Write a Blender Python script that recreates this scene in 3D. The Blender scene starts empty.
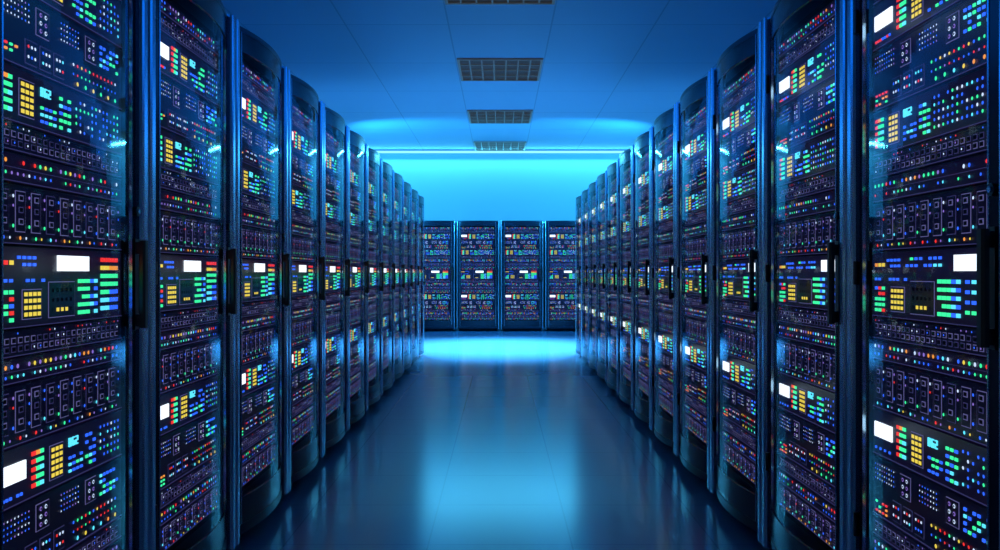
import bpy, math, random
from mathutils import Vector
sc = bpy.context.scene
try:
    sc.view_settings.view_transform = 'Standard'
    sc.view_settings.look = 'None'
except Exception: pass

# ------------------------------------------------------------ dimensions
W = 1.10          # half aisle (to rack front plane)
CAMZ = 1.135
PITCH = 0.83
Y0 = 2.605        # boundary between 1st and 2nd visible racks
CEIL = 3.69
BACK = 17.55
RW = 3.3          # half room width
FRONT = -3.0

# ------------------------------------------------------------ materials
def mat(name, base=(0.5,0.5,0.5), rough=0.5, metal=0.0, emit=None, es=0.0, spec=0.5):
    m = bpy.data.materials.new(name); m.use_nodes = True
    b = m.node_tree.nodes['Principled BSDF']
    b.inputs['Base Color'].default_value = (*base,1)
    b.inputs['Roughness'].default_value = rough
    b.inputs['Metallic'].default_value = metal
    b.inputs['Specular IOR Level'].default_value = spec
    if emit:
        b.inputs['Emission Color'].default_value = (*emit,1)
        b.inputs['Emission Strength'].default_value = es
        m.cycles.emission_sampling = 'NONE'
    return m

def noise_rough(m, scale, lo, hi, bump=0.0, bscale=None):
    nt = m.node_tree; b = nt.nodes['Principled BSDF']
    tc = nt.nodes.new('ShaderNodeTexCoord'); n = nt.nodes.new('ShaderNodeTexNoise')
    n.inputs['Scale'].default_value = scale
    mr = nt.nodes.new('ShaderNodeMapRange')
    mr.inputs['To Min'].default_value = lo; mr.inputs['To Max'].default_value = hi
    nt.links.new(tc.outputs['Object'], n.inputs['Vector'])
    nt.links.new(n.outputs['Fac'], mr.inputs['Value'])
    nt.links.new(mr.outputs['Result'], b.inputs['Roughness'])

M_BODY = mat('rack_black_metal', (0.02,0.04,0.07), 0.35, 0.6); noise_rough(M_BODY, 6, 0.25, 0.38)
M_FRAME = mat('post_blue_metal', (0.36,0.60,0.80), 0.24, 0.8); noise_rough(M_FRAME, 2, 0.2, 0.26)
M_STILE = mat('door_stile_black', (0.015,0.028,0.05), 0.22, 0.3); noise_rough(M_STILE, 2, 0.18, 0.24)
M_DARK = mat('recess_black', (0.004,0.004,0.008), 0.7)
M_PANEL = mat('server_panel_violet_glow', (0.016,0.012,0.035), 0.4, 0.2, (0.27,0.13,0.9), 0.011)  # faint violet emission added so the panel face reads self-lit
M_PANEL2 = mat('server_panel_dark_glow', (0.008,0.009,0.028), 0.4, 0.2, (0.12,0.12,0.8), 0.007)  # same added self-glow, weaker and bluer
M_LINE = mat('port_outline_glow', (0.10,0.12,0.22), 0.5, 0, (0.36,0.32,0.82), 0.28)  # outlines are no lamps; a faint glow is put into the material
M_LINE2 = mat('port_outline_dim_glow', (0.05,0.06,0.12), 0.5, 0, (0.24,0.21,0.75), 0.13)  # dimmer outline, its glow likewise added by emission
M_HANDLE = mat('handle_black', (0.006,0.007,0.009), 0.3)
LED = {
 'r': mat('led_red',(0.2,0,0),0.4,0,(1,0.035,0.03),1.05),
 'o': mat('led_orange',(0.2,0.05,0),0.4,0,(1,0.34,0.05),1.05),
 'y': mat('led_yellow',(0.2,0.15,0),0.4,0,(1,0.72,0.08),1.0),
 'g': mat('led_green',(0,0.2,0.05),0.4,0,(0.05,1,0.38),1.1),
 'c': mat('led_cyan',(0,0.15,0.2),0.4,0,(0.12,0.8,1),1.2),
 'b': mat('led_blue',(0,0.02,0.2),0.4,0,(0.03,0.14,1),1.25),
 'w': mat('led_white',(0.3,0.3,0.3),0.4,0,(0.65,0.77,1),1.1),
 'p': mat('led_violet',(0.1,0.05,0.2),0.4,0,(0.42,0.25,0.95),0.65),
 's': mat('status_screen',(0.3,0.3,0.3),0.3,0,(0.92,0.97,1),1.5),
}
# thin door glass: transparent + fresnel-weighted gloss
def glass():
    m = bpy.data.materials.new('door_glass'); m.use_nodes=True
    nt=m.node_tree; nt.nodes.clear()
    o=nt.nodes.new('ShaderNodeOutputMaterial'); mx=nt.nodes.new('ShaderNodeMixShader')
    t=nt.nodes.new('ShaderNodeBsdfTransparent'); t.inputs['Color'].default_value=(0.90,0.95,1.0,1)
    g=nt.nodes.new('ShaderNodeBsdfGlossy'); g.inputs['Roughness'].default_value=0.05
    g.inputs['Color'].default_value=(0.75,0.92,1,1)
    f=nt.nodes.new('ShaderNodeFresnel'); f.inputs['IOR'].default_value=1.25
    nt.links.new(f.outputs[0],mx.inputs[0]); nt.links.new(t.outputs[0],mx.inputs[1])
    nt.links.new(g.outputs[0],mx.inputs[2]); nt.links.new(mx.outputs[0],o.inputs[0])
    return m
M_GLASS = glass()
MATS = [M_BODY,M_FRAME,M_STILE,M_DARK,M_PANEL,M_PANEL2,M_LINE,M_LINE2,M_HANDLE,M_GLASS]+list(LED.values())
MI = {m.name:i for i,m in enumerate(MATS)}
def mi(m): return MI[m.name]
LK = {k:mi(v) for k,v in LED.items()}

# ------------------------------------------------------------ mesh builder
class MB:
    def __init__(s): s.v=[]; s.f=[]; s.m=[]
    def face(s, pts, m):
        n=len(s.v); s.v+=pts; s.f.append(tuple(range(n,n+len(pts)))); s.m.append(m)
    def box(s,x0,x1,y0,y1,z0,z1,m):
        n=len(s.v)
        s.v+=[(x0,y0,z0),(x1,y0,z0),(x1,y1,z0),(x0,y1,z0),(x0,y0,z1),(x1,y0,z1),(x1,y1,z1),(x0,y1,z1)]
        for q in ((0,1,5,4),(1,2,6,5),(2,3,7,6),(3,0,4,7),(4,5,6,7),(3,2,1,0)):
            s.f.append(tuple(n+i for i in q)); s.m.append(m)
    def prism(s, poly, z0, z1, m):   # poly: ccw list (x,y)
        n=len(s.v); k=len(poly)
        s.v+=[(x,y,z0) for x,y in poly]+[(x,y,z1) for x,y in poly]
        for i in range(k):
            j=(i+1)%k; s.f.append((n+i,n+j,n+k+j,n+k+i)); s.m.append(m)
        s.f.append(tuple(n+k+i for i in range(k))); s.m.append(m)
        s.f.append(tuple(n+i for i in reversed(range(k)))); s.m.append(m)
    def dot(s,x,z,y,r,m,n=8):
        s.face([(x+r*math.cos(2*math.pi*i/n),y,z+r*math.sin(2*math.pi*i/n)) for i in range(n)],m)
    def cyl_y(s,x,z,y0,y1,r,m,n=20):   # axis along y
        a=[(x+r*math.cos(2*math.pi*i/n),z+r*math.sin(2*math.pi*i/n)) for i in range(n)]
        s.face([(p,y0,q) for p,q in a],m)
        for i in range(n):
            p,q=a[i]; p2,q2=a[(i+1)%n]
            s.face([(p,y0,q),(p,y1,q),(p2,y1,q2),(p2,y0,q2)],m)
    def build(s,name,mats=None):
        me=bpy.data.meshes.new(name); me.from_pydata(s.v,[],s.f)
        for m in (mats or MATS): me.materials.append(m)
        me.polygons.foreach_set('material_index',s.m); me.update()
        return me

def obj(name, me, loc=(0,0,0), rz=0.0, parent=None):
    o=bpy.data.objects.new(name,me); sc.collection.objects.link(o)
    o.location=loc; o.rotation_euler=(0,0,rz)
    if parent: o.parent=parent
    return o

HC=0.305   # half content width
YF=-0.008  # server face plane
LINE,LINE2,PAN,PAN2,DRK=mi(M_LINE),mi(M_LINE2),mi(M_PANEL),mi(M_PANEL2),mi(M_DARK)

def frame_rect(b,x0,x1,z0,z1,m=LINE,inner=PAN2,t=0.0020):
    b.box(x0,x1,YF-0.001,YF,z0,z1,m)
    b.box(x0+t,x1-t,YF-0.0018,YF-0.001,z0+t,z1-t,inner)
LS=0.82; DS=0.95
def led(b,x,z,w,h,k):
    w*=LS; h*=LS
    b.box(x-w/2,x+w/2,YF-0.003,YF,z-h/2,z+h/2,LK[k])
def ldot(b,x,z,r,k): b.dot(x,z,YF-0.003,r*DS,LK[k])
def matrix(b,x0,z0,nx,nz,dx,dz,w,h,cols,R,keep=0.8):
    for i in range(nx):
        for j in range(nz):
            c=cols if len(cols)==1 else R.choice(cols)
            if R.random()<keep: led(b,x0+i*dx,z0+j*dz,w,h,c)
def bars(b,x0,ztop,n,dz,R):
    # stacked red-to-green level bars, in columns
    for i in range(n):
        z=ztop-i*dz
        for j,c in enumerate('rog' if i<1 else ('rgg' if i%2 else 'rgc')):
            led(b,x0+j*0.017,z,0.019,dz*0.62,c)

def yellow_pad(b,x0,z0,nx,nz):
    w=nx*0.0185+0.008; h=nz*0.0155+0.008
    frame_rect(b,x0,x0+w,z0,z0+h)
    for i in range(nx):
        for j in range(nz):
            b.box(x0+0.0072+i*0.0185,x0+0.0072+i*0.0185+0.0125,YF-0.003,YF-0.001,z0+0.0072+j*0.0155,z0+0.0072+j*0.0155+0.0092,LK['y'])

def U_P(b,zt,h,R):
    n=22
    for r in range(2):
        for i in range(n):
            x=-HC+0.014+i*(2*HC-0.028)/n; z=zt-h*0.18-(r+1)*h*0.33
            frame_rect(b,x,x+0.017,z,z+h*0.24,LINE if (i//6)%2==r else LINE2,DRK,0.002)
            if R.random()<0.25: ldot(b,x+0.0085,z+h*0.12,0.0028,R.choice('wpwb'))
    for i in range(26):
        if R.random()<0.4: ldot(b,-HC+0.02+i*0.0225,zt-h*0.11,0.0026,R.choice('rpbw'))
def U_L(b,zt,h,R):
    n=25
    for r in range(2):
        for i in range(n):
            x=-HC+0.018+i*(2*HC-0.03)/n; z=zt-h*(0.3+0.42*r)
            if r==0: k=R.choice('rropgycpwbg')
            else: k=R.choice('rpbgwcbb')
            if R.random()<0.8: ldot(b,x,z,0.0056 if r==0 else 0.0042,k)
    b.box(-HC+0.01,HC-0.01,YF-0.001,YF,zt-h*0.52,zt-h*0.50,LINE2)
def U_V(b,zt,h,R):
    n=9; d=(2*HC-0.03)/n
    for i in range(n):
        x=-HC+0.017+i*d
        frame_rect(b,x,x+d*0.62,zt-h*0.80,zt-h*0.10,LINE if i%3 else LINE2,PAN2,0.0020)
        xc=x+d*0.31
        for j in range(3):
            z=zt-h*(0.22+0.2*j)
            b.box(xc-0.009,xc+0.009,YF-0.003,YF,z-h*0.055,z+h*0.05,LINE if j!=1 else LINE2)
            b.box(xc-0.0065,xc+0.0065,YF-0.0035,YF-0.003,z-h*0.037,z+h*0.032,DRK)
        ldot(b,x+d*0.82,zt-h*0.2,0.0042,R.choice('bpw'))
        ldot(b,x+d*0.82,zt-h*0.36,0.0036,R.choice('rbp'))
        ldot(b,x+d*0.82,zt-h*0.70,0.0045,R.choice('gcbg'))
        ldot(b,x+d*0.25,zt-h*0.9,0.0048,R.choice('rcgob'))
        ldot(b,x+d*0.62,zt-h*0.9,0.0035,R.choice('ybpw'))
def U_G(b,zt,h,R):
    # patch board: dotted grid, round jacks and two outlined modules
    for (x0,nx) in ((-HC+0.02,9),(-0.03,7)):
        for i in range(nx):
            for j in range(4):
                ldot(b,x0+i*0.014,zt-0.022-j*0.0135,0.0026,R.choice('wwpbb'))
    for x0 in (-HC+0.165,0.095):
        frame_rect(b,x0,x0+0.058,zt-h*0.48,zt-h*0.10)
        for i in range(2):
            for j in range(3):
                x=x0+0.018+i*0.022; z=zt-h*(0.18+0.11*j)
                ldot(b,x,z,0.0058,'w' if (i+j)%2 else 'p'); b.dot(x,z,YF-0.0035,0.0032,DRK)
    matrix(b,0.18,zt-h*0.44,6,4,0.019,0.0165,0.012,0.009,'bbgcb',R,0.75)
    matrix(b,-HC+0.024,zt-h*0.92,4,3,0.02,0.013,0.011,0.0065,'rog',R)
    for i in range(3):
        x=-HC+0.12+i*0.062
        frame_rect(b,x,x+0.05,zt-h*0.93,zt-h*0.60,LINE2)
        for a in range(3):
            for c in range(2): ldot(b,x+0.011+a*0.014,zt-h*(0.69+0.14*c),0.0042,R.choice('wbwcr'))
    for i in range(12):
        ldot(b,0.03+i*0.021,zt-h*0.64,0.0045,R.choice('rgyrbw'))
        ldot(b,0.03+i*0.021,zt-h*0.78,0.0036,R.choice('rpbg'))
        if i%2: ldot(b,0.03+i*0.021,zt-h*0.91,0.006,R.choice('gcyo'))
def digits(b,x,z,h,k):
    segs={'8':'abcdefg','6':'acdefg','2':'abged','9':'abcdfg'}
    w=h*0.5; t=h*0.14
    for n,ch in enumerate('862'):
        ox=x+n*(w+h*0.28)
        P={'a':(ox,ox+w,z+h-t,z+h),'g':(ox,ox+w,z+h/2-t/2,z+h/2+t/2),'d':(ox,ox+w,z,z+t),
           'f':(ox,ox+t,z+h/2,z+h),'e':(ox,ox+t,z,z+h/2),'b':(ox+w-t,ox+w,z+h/2,z+h),'c':(ox+w-t,ox+w,z,z+h/2)}
        for s in segs[ch]: q=P[s]; b.box(q[0],q[1],YF-0.003,YF,q[2],q[3],LK[k])
def U_D(b,zt,h,R,screen=False,flip=False):
    xs=-HC+0.02
    if screen:
        b.box(xs-0.006,xs+0.100,YF-0.004,YF,zt-h*0.60,zt-h*0.27,LK['s']); xs+=0.13
        matrix(b,-HC+0.02,zt-h*0.85,7,1,0.014,0.01,0.009,0.008,'bbr',R)
    bars(b,xs+0.005,zt-h*0.22,5,h*0.145,R)
    xs+=0.075
    yellow_pad(b,xs,zt-h*0.86,3,5)
    xs+=0.09
    digits(b,xs,zt-h*0.36,h*0.17,'c')
    matrix(b,xs+0.006,zt-h*0.84,4,3,0.019,h*0.13,0.013,0.008,'bbbgc',R,0.8)
    xs+=0.092
    matrix(b,xs,zt-h*0.84,3,5,0.02,h*0.145,0.0145,0.0095,'gggcb',R,0.85)
    xs+=0.072
    while xs<HC-0.02:
        for j in range(5):
            if R.random()<0.8: ldot(b,xs,zt-h*(0.2+0.15*j),0.0046,R.choice('bbwgbc'))
        xs+=0.021
def U_M(b,zt,h,R,var):
    if var==0:
        sx=-0.045
    else: sx=0.135
    b.box(sx,sx+0.155,YF-0.004,YF,zt-h*0.30,zt-h*0.09,LK['s'])
    # left block
    matrix(b,-HC+0.022,zt-h*0.20,3,1,0.022,0.01,0.015,0.012,'oyr',R,1)
    matrix(b,-HC+0.095,zt-h*0.22,4,2,0.021,0.016,0.014,0.009,'b',R)
    matrix(b,-HC+0.02,zt-h*0.42,9,1,0.022,0.01,0.014,0.009,'b',R)
    matrix(b,-HC+0.022,zt-h*0.90,3,5,0.022,h*0.085,0.017,0.011,'ggrbg',R,0.9)
    yellow_pad(b,-HC+0.108,zt-h*0.91,4,4)
    x=-0.085
    frame_rect(b,x,x+0.125,zt-h*0.92,zt-h*0.44)
    for i in range(5):
        for j in range(3):
            z=zt-h*(0.85-0.13*j)
            frame_rect(b,x+0.012+i*0.021,x+0.012+i*0.021+0.015,z,z+0.013,LINE,DRK)
            if i in (1,2,3) and j==0: led(b,x+0.0195+i*0.021,z+0.0065,0.013,0.011,'y')
    x=0.065
    for i in range(5):
        for j in range(5):
            if R.random()<0.9: led(b,x+i*0.0215,zt-h*(0.44+0.11*j),0.0185,0.012,'g' if i<3 else ('b' if (i+j)%2 else 'c'))
    x=0.19
    if var==0:
        for i in range(4):
            for j in range(7):
                led(b,x+i*0.026,zt-h*(0.13+0.12*j),0.024,0.014,'rygggcc'[j] if i<2 else 'roggbbb'[j])
    else:
        for i in range(4):
            for j in range(4):
                led(b,x+i*0.027,zt-h*(0.44+0.13*j),0.018,0.0105,R.choice('bgbc'))
        matrix(b,-0.1,zt-h*0.22,8,2,0.024,0.018,0.014,0.009,'gbbcb',R,0.8)

def rack_mesh(name,var,seed,hc=0.305):
    global HC
    HC=hc
    R=random.Random(seed); b=MB()
    B,F,S,D,H,G=mi(M_BODY),mi(M_FRAME),mi(M_STILE),mi(M_DARK),mi(M_HANDLE),mi(M_GLASS)
    TOP=2.15
    e=HC+0.007
    hx=HC+0.055                      # door half width
    SAG=0.050; BASE=-0.022
    def arc_y(x): return BASE - SAG*(1-(x/hx)**2)
    # carcass
    b.box(-0.405,0.405,0.012,0.90,0.05,TOP,B)
    b.box(-0.37,0.37,0.04,0.87,0.0,0.05,D)          # recessed plinth
    for s in (-1,1):
        # mullion behind the door edge
        poly=[(hx+0.004,0.012),(e,0.012),(e,-0.004),(hx+0.004,-0.004)]
        poly=[(s*x,y) for x,y in poly]
        if s>0: poly=poly[::-1]
        b.prism(poly,0.05,TOP,D)
        # chamfered corner post, proud of the door edge
        c0,c1=hx+0.004,0.409
        yp=-0.046; ch=min(0.011,(c1-c0)*0.3)
        poly=[(c1,0.012),(c0,0.012),(c0,yp+ch),(c0+ch*0.35,yp+ch*0.35),(c0+ch,yp),(c1-ch,yp),(c1-ch*0.35,yp+ch*0.35),(c1,yp+ch)]
        poly=[(s*x,y) for x,y in poly]
        if s<0: poly=poly[::-1]
        b.prism(poly,0.04,TOP+0.005,F)
    # equipment bay
    b.box(-e,e,0.004,0.012,0.2,2.06,D)
    units=[(2.03,.055,'L'),(1.975,.06,'P'),(1.915,.135,'DS'),(1.78,.177,'G'),(1.603,.13,'D'),(1.473,.065,'P'),
           (1.408,.07,'L'),(1.338,.14,'V'),(1.198,.19,'M'),(1.008,.064,'P'),(.944,.06,'L'),(.884,.14,'V'),
           (.744,.135,'DS'),(.609,.175,'G'),(.434,.06,'P'),(.374,.055,'L'),(.319,.09,'V')]
    for i,(zt,h,t) in enumerate(units):
        g=0.003
        b.box(-HC,HC,YF,0.006,zt-h+g,zt-g,PAN if i%2==0 else PAN2)
        b.box(-HC,HC,YF-0.0025,YF,zt-g-0.0025,zt-g,B)
        b.box(-HC,HC,YF-0.0025,YF,zt-h+g,zt-h+g+0.002,LINE2)
        zt2,h2=zt-g,h-2*g
        if t=='P':U_P(b,zt2,h2,R)
        elif t=='L':U_L(b,zt2,h2,R)
        elif t=='V':U_V(b,zt2,h2,R)
        elif t=='G':U_G(b,zt2,h2,R)
        elif t=='D':U_D(b,zt2,h2,R)
        elif t=='DS':U_D(b,zt2,h2,R,True)
        elif t=='M':U_M(b,zt2,h2,R,var)
    # ---- curved door
    N=24
    xs=[-hx+2*hx*i/N for i in range(N+1)]
    th=0.009
    def strip(xa,xb,z0,z1,m,off=0.0,th=th,n=12):
        px=[xa+(xb-xa)*i/n for i in range(n+1)]
        poly=[(x,arc_y(x)-off) for x in px]+[(x,arc_y(x)-off+th) for x in reversed(px)]
        b.prism(poly,z0,z1,m)
    zb,zt=0.10,TOP-0.02
    sw=0.042
    strip(-hx,-hx+sw,zb,zt,S); strip(hx-sw,hx,zb,zt,S)     # stiles
    strip(-hx+sw,-hx+sw+0.004,zb,zt,F,0.002); strip(hx-sw-0.004,hx-sw,zb,zt,F,0.002)  # bright bead
    strip(-hx+sw,hx-sw,2.05,zt,S,0,th,20)       # top rail
    strip(-hx+sw,hx-sw,zb,0.21,S,0,th,20)        # bottom rail
    pl=[(x,arc_y(x)-0.002) for x in xs]+[(hx,0.012),(-hx,0.012)]
    b.prism(pl,zt,TOP,B); b.prism(pl,0.06,zb,B)
    px=[-hx+sw+(2*hx-2*sw)*i/20 for i in range(21)]
    for i in range(20):
        a,c=px[i],px[i+1]
        b.face([(a,arc_y(a)+0.004,0.21),(c,arc_y(c)+0.004,0.21),(c,arc_y(c)+0.004,2.05),(a,arc_y(a)+0.004,2.05)],G)
    for z in (0.35,1.1,1.85): b.prism([(-hx+0.002+0.008*math.cos(a),-0.036+0.008*math.sin(a)) for a in [2*math.pi*i/10 for i in range(10)]],z,z+0.07,H)
    # handle: bow grip with standoffs, lock barrel above
    hxp=hx-0.022; yh=arc_y(hxp)
    b.box(hxp-0.012,hxp+0.012,yh-0.012,yh+0.002,0.97,1.235,H)
    b.prism([(hxp-0.013,yh-0.034),(hxp-0.008,yh-0.040),(hxp+0.008,yh-0.040),(hxp+0.013,yh-0.034),(hxp+0.013,yh-0.024),(hxp-0.013,yh-0.024)],0.975,1.23,H)
    b.box(hxp-0.010,hxp+0.010,yh-0.026,yh-0.01,0.98,1.015,H); b.box(hxp-0.010,hxp+0.010,yh-0.026,yh-0.01,1.19,1.225,H)
    b.cyl_y(hxp,1.315,yh-0.016,yh,0.014,H); b.cyl_y(hxp,1.315,yh-0.019,yh-0.015,0.007,F)
    for sx in (-0.33,0.33):
        for y in (0.08,0.82):
            b.box(sx-0.02,sx+0.02,y-0.02,y+0.02,0.0,0.052,H)
    return b.build(name)

ME_A=rack_mesh('server_rack_mesh_a',0,3)
ME_B=rack_mesh('server_rack_mesh_b',1,8)
LS=1.0; DS=1.25
ME_C=rack_mesh('server_rack_mesh_c',0,5,0.335)
K0,K1=-4,11
for k in range(K0,K1):
    yc=Y0+PITCH*(k+0.5)
    obj('server_rack',ME_A,(-W,yc-0.08,0),math.pi/2)
    obj('server_rack',ME_B,(W,yc-0.045,0),-math.pi/2)
for i in range(6):
    obj('server_rack',ME_C,((i-2.5)*0.86,16.3,0),0)

# ------------------------------------------------------------ room
def plane_box(name,x0,x1,y0,y1,z0,z1,m):
    b=MB(); b.box(x0,x1,y0,y1,z0,z1,0); return obj(name,b.build(name,[m]))

def tile_mat(name,c1,c2,cm,rough,bw,rh,mortar,off,bump=0.05,spec=0.5,rvar=0.05):
    m=mat(name,c1,rough,0,spec=spec); nt=m.node_tree; b=nt.nodes['Principled BSDF']
    tc=nt.nodes.new('ShaderNodeTexCoord'); mp=nt.nodes.new('ShaderNodeMapping')
    mp.inputs['Location'].default_value=(off[0],off[1],0)
    br=nt.nodes.new('ShaderNodeTexBrick'); br.offset=0; br.squash=1
    br.inputs['Scale'].default_value=1; br.inputs['Brick Width'].default_value=bw; br.inputs['Row Height'].default_value=rh
    br.inputs['Mortar Size'].default_value=mortar; br.inputs['Mortar Smooth'].default_value=0.2
    br.inputs['Color1'].default_value=(*c1,1); br.inputs['Color2'].default_value=(*c2,1); br.inputs['Mortar'].default_value=(*cm,1)
    nt.links.new(tc.outputs['Object'],mp.inputs['Vector']); nt.links.new(mp.outputs[0],br.inputs['Vector'])
    nt.links.new(br.outputs['Color'],b.inputs['Base Color'])
    bp=nt.nodes.new('ShaderNodeBump'); bp.invert=True; bp.inputs['Strength'].default_value=bump; bp.inputs['Distance'].default_value=0.01
    nt.links.new(br.outputs['Fac'],bp.inputs['Height']); nt.links.new(bp.outputs[0],b.inputs['Normal'])
    n=nt.nodes.new('ShaderNodeTexNoise'); n.inputs['Scale'].default_value=2.5; n.inputs['Detail'].default_value=3
    nt.links.new(tc.outputs['Object'],n.inputs['Vector'])
    mr=nt.nodes.new('ShaderNodeMapRange'); mr.inputs['To Min'].default_value=rough-rvar; mr.inputs['To Max'].default_value=rough+rvar
    nt.links.new(n.outputs['Fac'],mr.inputs['Value']); nt.links.new(mr.outputs[0],b.inputs['Roughness'])
    return m
M_FLOOR=tile_mat('raised_floor_tiles',(0.12,0.27,0.48),(0.125,0.28,0.49),(0.09,0.21,0.38),0.18,0.6,0.6,0.004,(0.3,0.1),0.012,0.85,0.012)
M_CEIL=tile_mat('ceiling_panels',(0.27,0.38,0.50),(0.275,0.385,0.51),(0.19,0.27,0.36),0.6,1.06,1.575,0.009,(0.53,0.83),0.03)
M_WALL=mat('painted_wall',(0.5,0.60,0.66),0.6); noise_rough(M_WALL,3,0.5,0.7)
T=0.15
plane_box('floor',-RW-T,RW+T,FRONT-T,BACK+T,-0.1,0,M_FLOOR)
plane_box('ceiling',-RW-T,RW+T,FRONT-T,BACK+T,CEIL,CEIL+0.1,M_CEIL)
plane_box('wall_back',-RW-T,RW+T,BACK,BACK+T,0,CEIL,M_WALL)
plane_box('wall_front',-RW-T,RW+T,FRONT-T,FRONT,0,CEIL,M_WALL)
plane_box('wall_left',-RW-T,-RW,FRONT,BACK,0,CEIL,M_WALL)
plane_box('wall_right',RW,RW+T,FRONT,BACK,0,CEIL,M_WALL)

# ------------------------------------------------------------ ceiling vents
M_VF=mat('vent_frame_glow',(0.20,0.18,0.14),0.5,0.2,(0.6,0.5,0.3),0.035)  # vent is no lamp; warm emission added to keep it yellowish in blue light
M_VD=mat('vent_cell_glow',(0.015,0.015,0.015),0.5,0.2,(0.6,0.5,0.3),0.006)  # trace of the same added warm glow in the cells
def vent_mesh():
    b=MB(); hw,hl=0.515,0.55
    b.box(-hw,hw,-hl,hl,-0.004,0,1)
    t=0.028
    for a in ((-hw,hw,-hl,-hl+t),(-hw,hw,hl-t,hl),(-hw,-hw+t,-hl,hl),(hw-t,hw,-hl,hl)): b.box(*a,-0.022,0,0)
    for i in range(1,7):
        x=-hw+i*2*hw/7; b.box(x-0.008,x+0.008,-hl,hl,-0.018,0,0)
    for j in range(1,4):
        y=-hl+j*2*hl/4; b.box(-hw,hw,y-0.011,y+0.011,-0.020,0,0)
    for j in range(24):
        y=-hl+(j+0.5)*2*hl/24; b.box(-hw+t,hw-t,y-0.004,y+0.004,-0.008,0,0)
    return b.build('ceiling_vent_mesh',[M_VF,M_VD])
VM=vent_mesh()
for k in range(-2,4):
    obj('ceiling_vent',VM,(0,10.51+3.15*(k-1),CEIL))

# ------------------------------------------------------------ lights
M_STRIP=mat('light_strip_diffuser',(0.3,0.4,0.5),0.4,0,(0.26,0.82,1.0),1.35)
M_STRIPH=mat('light_strip_housing',(0.2,0.25,0.3),0.4,0.5)
b=MB(); b.box(-3.2,3.2,-0.02,0.0,-0.05,-0.002,1); b.box(-3.18,3.18,-0.03,-0.02,-0.048,-0.004,0)
obj('cove_light_strip',b.build('cove_light_strip_mesh',[M_STRIP,M_STRIPH]),(0,BACK-0.002,CEIL))
def area(name,loc,rot,sx,sy,col,p):
    l=bpy.data.lights.new(name,'AREA'); l.shape='RECTANGLE'; l.size=sx; l.size_y=sy; l.color=col; l.energy=p
    o=bpy.data.objects.new(name,l); sc.collection.objects.link(o); o.location=loc; o.rotation_euler=rot; return o
def spot(name,loc,tgt,ang,blend,col,p,r=0.1):
    l=bpy.data.lights.new(name,'SPOT'); l.spot_size=math.radians(ang); l.spot_blend=blend; l.color=col; l.energy=p; l.shadow_soft_size=r
    o=bpy.data.objects.new(name,l); sc.collection.objects.link(o); o.location=loc
    o.rotation_euler=(Vector(tgt)-Vector(loc)).to_track_quat('-Z','Y').to_euler(); return o
CY=(0.03,0.48,1.0); BL=(0.004,0.23,1.0); FL=(0.18,0.68,1.0)
area('cove_strip_light',(0,BACK-0.16,CEIL-0.06),(math.radians(-32),0,0),6.0,0.05,(0.08,0.62,1.0),80)
for s in (-1,1):
    area('ceiling_fill_uplight',(s*2.3,9.5,2.3),(math.pi,0,0),0.3,6,BL,9)  # unseen fill behind the racks, added to lift the ceiling's ambient blue
    area('aisle_fill',(s*2.1,6.0,2.75),(0,s*math.radians(61),0),0.7,11.5,BL,38)  # unseen fill above the rows, added to brighten rack fronts and floor
    spot('wall_washer_lamp',(s*2.9,13.6,2.7),(s*-0.6,17.55,2.9),108,0.6,CY,560)
    spot('floor_washer_lamp',(s*1.5,13.1,3.4),(s*-0.1,12.8,0.0),72,1.0,FL,4000,0.25)

w=bpy.data.worlds.new('world'); sc.world=w; w.use_nodes=True
w.node_tree.nodes['Background'].inputs[0].default_value=(0.01,0.08,0.3,1)
w.node_tree.nodes['Background'].inputs[1].default_value=0.2

cam=bpy.data.cameras.new('camera'); co=bpy.data.objects.new('camera',cam); sc.collection.objects.link(co)
co.location=(0,0,CAMZ); co.rotation_euler=(math.pi/2,0,0)
cam.sensor_width=36; cam.lens=838/1000*36; cam.shift_y=-0.002; cam.clip_start=0.02
sc.camera=co
